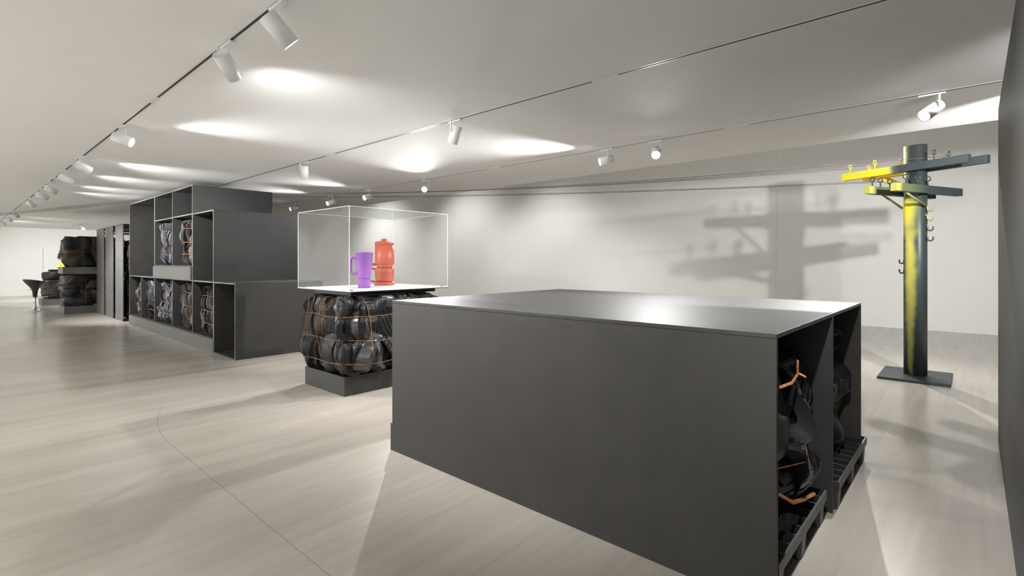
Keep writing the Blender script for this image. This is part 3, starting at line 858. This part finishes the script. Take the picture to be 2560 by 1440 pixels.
# ------------------------------------------------------------------ black plastic pallets
def pallet(label, x0, x1, y0, y1):
    t = thing('plastic_pallet', label, 'pallet', ((x0 + x1) / 2, (y0 + y1) / 2, 0), 'black plastic pallets in the near box')
    w, d = (x1 - x0) / 2, (y1 - y0) / 2
    z0, z1 = .115, .165
    m = MB(); k = .008
    m.box(-w, w, -d, -d + .010, z0, z1).box(-w, w, d - .010, d, z0, z1).box(-w, -w + .010, -d + .010, d - .010, z0, z1).box(w - .010, w, -d + .010, d - .010, z0, z1)
    n = int(2 * w / .095); a = [-w + 2 * w * i / n for i in range(1, n)]
    for x in a: m.box(x - k / 2, x + k / 2, -d + .010, d - .010, z0 + .004, z1 - .001)
    n2 = int(2 * d / .10); b = [-d + 2 * d * i / n2 for i in range(1, n2)]
    for y in b: m.box(-w + .010, w - .010, y - k / 2, y + k / 2, z0 + .004, z1 - .0015)
    m.box(-w + .010, w - .010, -d + .010, d - .010, z0, z0 + .004)
    m.obj('deck', M['pallet'], t)
    for x in (-w + .065, 0, w - .065):
        for y in (-d + .065, 0, d - .065):
            f = MB(); r = .058
            pts = lambda q: [(x - q + .015, y - q), (x + q - .015, y - q), (x + q, y - q + .015), (x + q, y + q - .015), (x + q - .015, y + q), (x - q + .015, y + q), (x - q, y + q - .015), (x - q, y - q + .015)]
            lo, hi = pts(r - .006), pts(r)
            v = [(p[0], p[1], 0) for p in lo] + [(p[0], p[1], z0) for p in hi]
            f.add(v, [(i, (i + 1) % 8, 8 + (i + 1) % 8, 8 + i) for i in range(8)] + [tuple(reversed(range(8))), tuple(range(8, 16))])
            f.obj('foot', M['pallet'], t, bevel=.004)
    return t
pallet('black plastic pallet with grid deck in the left bay of the near box', 2.26, 3.17, .585, 1.75)
pallet('black plastic pallet with grid deck in the right bay of the near box', 3.33, 4.33, .555, 1.75)

# ------------------------------------------------------------------ display case and its castings
def display_case(label, x0, x1, y0, y1, z0, z1, edge=.006):
    t = thing('display_case', label, 'display case', ((x0 + x1) / 2, (y0 + y1) / 2, z0))
    w, d, h = (x1 - x0) / 2, (y1 - y0) / 2, z1 - z0
    k = .006
    pan = lambda *b: MB().box(*b).obj('acrylic_panel', M['acrylic'], t)
    pan(-w, -w + k, -d + k, d - k, .002, h - k); pan(w - k, w, -d + k, d - k, .002, h - k)
    pan(-w, w, -d, -d + k, .002, h - k); pan(-w, w, d - k, d, .002, h - k); pan(-w, w, -d, d, h - k, h)
    e = MB(); q = edge / 2
    for x in (-w, w):
        for y in (-d, d): e.box(x - q, x + q, y - q, y + q, 0, h)
    for y in (-d, d): e.box(-w + q, w - q, y - q, y + q, h - q, h + q)
    for x in (-w, w): e.box(x - q, x + q, -d + q, d - q, h - q, h + q)
    e.obj('acrylic_edge', M['acrylic_edge'], t)['label'] = 'bright polished acrylic edge'
    return t
VX0, VX1, VY0, VY1, VZ = 2.78, 4.11, 4.79, 5.94, 1.09
display_case('large clear acrylic display case holding the orange and purple pieces', VX0, VX1, VY0, VY1, VZ, 1.972)
t = thing('display_plate', 'pale thin plate on a black frame, between tire bale and clear case', 'plate', ((VX0 + VX1) / 2, (VY0 + VY1) / 2, 1.03))
w, d = (VX1 - VX0) / 2, (VY1 - VY0) / 2
MB().box(-w - .004, w + .004, -d - .004, d + .004, .050, .0595).obj('plate', M['white_plate'], t, bevel=.001)
MB().box(-w - .004, w + .004, -d - .004, d + .004, .043, .0498).obj('backing_sheet', M['steel'], t)
MB().box(-w + .10, w - .08, -d + .14, -d + .18, -.002, .0428).box(-w + .10, w - .08, d - .24, d - .20, -.002, .0428).box(-w + .10, -w + .14, -d + .18, d - .24, -.002, .0428).box(w - .12, w - .08, -d + .18, d - .24, -.002, .0428).obj('support_frame', M['steel'], t)
for x in (-w + .05, w - .05):
    for y in (-d + .05, d - .05):
        MB().lathe([(0, .0597), (.022, .0597), (.022, .066), (0, .066)], 16, (x, y)).obj('corner_clip', M['slot'], t)

pz = 1.0898
t = thing('coffee_maker', 'orange casting of a drip coffee jug with lid, standing in the clear case', 'casting', (3.79, 5.66, pz))
MB().lathe([(0, 0), (.125, 0), (.132, .008), (.132, .028), (.122, .038), (.08, .042), (0, .042)], 48).obj('base', M['orange'], t)
MB().lathe([(.0, .041), (.095, .041), (.108, .05), (.116, .075), (.121, .17), (.124, .172), (.124, .186), (.119, .19), (.119, .202), (.122, .204), (.116, .216), (.075, .219), (0, .22)], 48).obj('pot', M['orange'], t)
MB().lathe([(0, .2195), (.098, .2195), (.098, .232), (.102, .236), (.098, .25), (.106, .262), (0, .262)], 48).obj('collar', M['orange'], t)
MB().lathe([(0, .2615), (.10, .2615), (.116, .272), (.122, .29), (.123, .52), (0, .52)], 48).obj('jug', M['orange'], t)
mk = Vector((-.133, -.991, 0)); mr_ = Vector((.991, -.133, 0)); q0 = mk * .1222
MB().tube([q0 + Vector((0, 0, .462)), q0 + Vector((0, 0, .412))], .0022, 6).tube([q0 + Vector((0, 0, .412)), q0 + mr_ * .02 - mk * .0017 + Vector((0, 0, .412)), q0 + mr_ * .036 - mk * .0055 + Vector((0, 0, .412))], .0022, 6).obj('mark', M['orange_dark'], t)
ld = MB().lathe([(0, .5205), (.121, .5205), (.124, .528), (.123, .545), (.112, .558), (.07, .566), (.044, .568), (.044, .592), (.038, .597), (0, .597)], 48).obj('lid', M['orange'], t)
hd = MB().tube([(-.09, .065, .21), (-.125, .09, .212), (-.15, .108, .205), (-.158, .114, .17), (-.158, .114, .09), (-.150, .108, .062), (-.13, .092, .05), (-.098, .068, .05)], .013, 12)
hd.obj('handle', M['orange'], t)
MB().tube([(-.075, .055, .272), (-.12, .087, .268), (-.145, .105, .262), (-.158, .114, .256)], [.016, .018, .016, .009], 12).obj('thumb_lever', M['orange'], t)

t = thing('tumbler', 'purple casting of a tall handled tumbler, standing in the clear case', 'casting', (3.22, 5.22, pz))
MB().lathe([(0, 0), (.066, 0), (.069, .004), (.070, .05), (.070, .085), (.072, .088), (.072, .098), (.069, .102), (0, .102)], 40).obj('foot', M['purple'], t)
MB().lathe([(0, .1015), (.066, .1015), (.072, .13), (.088, .25), (.1, .40), (.104, .402), (.105, .412), (.101, .414), (.097, .408), (.088, .28), (0, .27)], 48).obj('cup', M['purple'], t)
hx, hy = -.66, .75
hp = [(.085, .33), (.115, .352), (.142, .352), (.154, .335), (.156, .27), (.158, .195), (.148, .172), (.125, .16), (.098, .165), (.075, .172)]
MB().tube([(hx * a, hy * a, z) for a, z in hp], [.012, .013, .014, .014, .0125, .013, .014, .013, .013, .013], 10).obj('handle', M['purple'], t)

# far small case with the yellow piece
display_case('small faint display case on top of the farthest tire bale', 2.02, 3.2, 21.7, 22.4, 1.148, 1.86, .003)
t = thing('display_plate', 'thin dark plate on top of the farthest tire bale', 'plate', (2.61, 22.05, 1.06))
MB().box(-.60, .60, -.36, .36, .076, .087).obj('plate', M['white_plate'], t)
MB().box(-.45, .5, -.28, .28, .002, .0758).obj('support_frame', M['steel'], t)
t = thing('yellow_casting', 'pale yellow block casting seen beside the upper stacked bale', 'casting', (2.50, 22.0, 1.1475), rz=.3)
MB().lathe([(0, 0), (.13, 0), (.14, .012), (.138, .20), (.125, .215), (.11, .225), (0, .225)], 32).obj('body', M['yellow_obj'], t)
MB().lathe([(0, .225), (.06, .225), (.055, .25), (0, .252)], 24).obj('lid', M['yellow_obj'], t)
MB().tube([(-.10, -.095, .11), (-.11, -.105, .11)], .014, 10).obj('spout', M['black_gloss'], t)

# ------------------------------------------------------------------ bar stool
t = thing('bar_stool', 'glossy black bar stool with scooped seat on a chrome stem and foot', 'stool', (1.614, 19.49, 0), rz=math.radians(38))
MB().lathe([(0, .0), (.235, .0), (.24, .006), (.225, .014), (.15, .026), (.085, .045), (.055, .075), (.04, .115), (.034, .14), (0, .14)], 48).obj('base', M['chrome'], t)
MB().lathe([(0, .139), (.027, .139), (.027, .43), (0, .43)], 28).obj('stem', M['chrome'], t)
MB().tube([(.0, 0, .385), (.09, 0, .385), (.16, .0, .385), (.2, .06, .385), (.215, .12, .385), (.20, .18, .385)], .011, 10).tube([(.16, 0, .385), (.2, -.06, .385), (.215, -.12, .385), (.20, -.18, .385)], .011, 10).obj('footrest', M['chrome'], t)
# moulded seat: trumpet skirt flowing into a scoop with a raised back
ns, prof = 48, [(.030, .39), (.046, .40), (.052, .48), (.062, .56), (.080, .62), (.11, .67), (.155, .715), (.205, .76), (.245, .80), (.255, .815), (.243, .815), (.20, .79), (.13, .765), (.06, .755), (.0005, .752)]
v = []
for i in range(ns):
    a = 2 * PI * i / ns
    for r, z in prof:
        x, y = r * math.cos(a), r * math.sin(a)
        lift = max(0, (r - .09) / .165)
        back = .5 - .5 * math.cos(a)         # 1 at the back (-x)
        v.append((x * (1.0 + .05 * back), y * 1.02, z + lift ** 1.5 * (back ** 1.6 * .085 - .015 * (1 - back))))
k = len(prof)
f = [(i * k + j, ((i + 1) % ns) * k + j, ((i + 1) % ns) * k + j + 1, i * k + j + 1) for i in range(ns) for j in range(k - 1)]
MB().add(v, f, True).obj('seat', M['black_gloss'], t)
MB().tube([(-.06, .05, .60), (-.10, .10, .585), (-.12, .125, .575)], .006, 8).obj('lift_lever', M['chrome'], t)

# ------------------------------------------------------------------ sprayed telephone pole
PX, PY = 7.83, .52
pole = thing('telephone_pole', 'dark green telephone pole sprayed yellow, with four cross arms and hooks on base plate', 'pole', (PX, PY, 0))
MB().box(-.40, .40, -.335, .335, 0, .032).obj('base_plate', M['pole_dark'], pole, bevel=.004)
ANG = math.atan2(.89, .456)                      # direction of the upper arms
pw, pd, rr = .108, .085, .06
def rrect(a, b, r, n=8):
    p = []
    for cx, cy, s in ((a - r, b - r, 0), (-a + r, b - r, 1), (-a + r, -b + r, 2), (a - r, -b + r, 3)):
        for i in range(n + 1):
            q = PI / 2 * (s + i / n); p.append((cx + r * math.cos(q), cy + r * math.sin(q)))
    return p
o = MB().prism(rrect(pw, pd, rr), .0322, 2.79, True).obj('post', M['spray_pole'], pole)
o.rotation_euler = (0, 0, ANG)
eu = Vector((math.cos(ANG), math.sin(ANG), 0)); en = Vector((math.sin(ANG), -math.cos(ANG), 0))   # along the upper arms; across them
def arm(nm, mname, along, off, c, L, ztop, zh=.09, wd=.07, hooks=(), hm=None):
    a = along.normalized(); ang = math.atan2(a.y, a.x)
    e = bpy.data.objects
    ob = MB().box(-L / 2, L / 2, -wd / 2, wd / 2, -zh, 0).obj(nm, M[mname], pole, bevel=.002)
    p = a * c + off
    ob.location = (p.x, p.y, ztop); ob.rotation_euler = (0, 0, ang)
    for i, x in enumerate(hooks):
        m = MB()
        m.tube([(x, 0, -.001), (x, 0, .055), (x, 0, .062)], .007, 8)
        ring = [(x + .0, .026 * math.cos(q), .086 + .026 * math.sin(q)) for q in [2 * PI * k / 18 - PI / 2 for k in range(17)]]
        m.tube(ring, .007, 8)
        m.tube([(x, 0, .060), (x, -.02, .062), (x, -.034, .070)], .006, 8)
        h_ = m.obj('eye_hook', M[hm[i] if hm else 'pole_dark'], ob)
    return ob
nv = en if en.x < 0 else -en                    # towards the camera side
nv = -en if (-en).x < 0 else en
Yl, Dk = 'pole_yellow', 'pole_dark'
arm('upper_arm', 'spray_upper', eu, nv * (pd + .036), 0.10, 1.42, 2.565, hooks=(.62, .30, -.37), hm=(Yl, Yl, Dk))
arm('upper_arm', 'spray_upper', eu, -nv * (pd + .036), 0.02, 1.36, 2.565, hooks=(.62, .22, -.30), hm=(Yl, Yl, Dk))
el = Vector((.906, -.423, 0)); nl = Vector((-.423, -.906, 0))
arm('lower_arm', 'spray_lower', el, nl * (pw + .036), -.02, 1.28, 2.285, hooks=(-.42, -.2, .0), hm=(Dk, Dk, Dk))
arm('lower_arm', 'spray_lower', el, -nl * (pw + .036), -.02, 1.30, 2.285, hooks=(-.55, -.40, -.22), hm=(Dk, Dk, Dk))
def brace(p, q, mname):
    P, Q = Vector(p), Vector(q)
    MB().tube([P, P.lerp(Q, .5), Q], .016, 4).obj('brace', M[mname], pole)
for sgn, off in ((1, nv * (pd + .02)), (1, -nv * (pd + .02))):
    a = eu * .42 + off; b = eu * .11 + off
    brace((a.x, a.y, 2.478), (b.x, b.y, 2.30), Yl)
for off in (nl * (pw + .02), -nl * (pw + .02)):
    a = -el * .42 + off; b = -el * .03 + off
    brace((a.x, a.y, 2.198), (b.x, b.y, 2.05), 'pole_olive')
def jhook(p, dr, mname):
    p = Vector(p); dr = Vector(dr).normalized(); r = .026
    pts = [p - dr * .01 + Vector((0, 0, .045)), p + dr * .012 + Vector((0, 0, .045)), p + dr * .022 + Vector((0, 0, .03)), p + dr * .026]
    for k in range(1, 9):
        q = PI * k / 8
        pts.append(p + dr * (.026 + r - r * math.cos(q)) + Vector((0, 0, -r * math.sin(q))))
    pts.append(pts[-1] + Vector((0, 0, .022)))
    MB().tube(pts, .0085, 8).obj('hook', M[mname], pole)
ws = -eu                                          # narrow side to the right of the view
for i, z in enumerate((2.015, 1.905, 1.785, 1.665)):
    p = ws * (pw - .005)
    jhook((p.x, p.y, z), ws + Vector((.3, .0, 0)), 'pole_olive' if i < 2 else 'pole_dark')
for z in (1.395, 1.275):
    p = eu * (pw - .005)
    jhook((p.x, p.y, z), eu, 'pole_dark')

# ------------------------------------------------------------------ cables from the pole over the cabinets
def sagcurve(P, Q, sag, n=40):
    P, Q = Vector(P), Vector(Q)
    return [P.lerp(Q, k / n) - Vector((0, 0, sag * 4 * (k / n) * (1 - k / n))) for k in range(n + 1)]
bpy.context.view_layer.update()
def hookpt(armo, x):
    return armo.matrix_world @ Vector((x, 0, .062))
ups = [o for o in pole.children if o.name.startswith('upper_arm')]
los = [o for o in pole.children if o.name.startswith('lower_arm')]
starts = [(hookpt(ups[0], .62), .10, 'topmost thin black cable, tied to the outermost yellow hook of the front arm'),
          (hookpt(ups[0], .30), .11, 'thin black cable tied to the second yellow hook of the front arm'),
          (hookpt(ups[1], -.30), .12, 'thin black cable passing behind the pole top to a dark hook'),
          (hookpt(los[1], -.55), .07, 'thin black cable tied to the outer hook of the lower left arm'),
          (hookpt(los[1], -.40), .07, 'lowest thin black cable, tied to the second hook of the lower left arm')]
for i, (p, sag, lab) in enumerate(starts):
    ye = 9.70 + i * .22
    q = Vector((4.012, ye, 2.672)); r = Vector((2.62, 12.6 + i * .28, 2.672)); e = Vector((XL + .01, 26.3 + i * .15, 2.45))
    pts = sagcurve(p, q, sag) + [q.lerp(r, .5)] + sagcurve(r, e, .06)
    tag(MB().tube(pts, .0032, 6).obj('cable', M['cable']), lab, 'cable', 'thin cables strung from the pole over the cabinets')
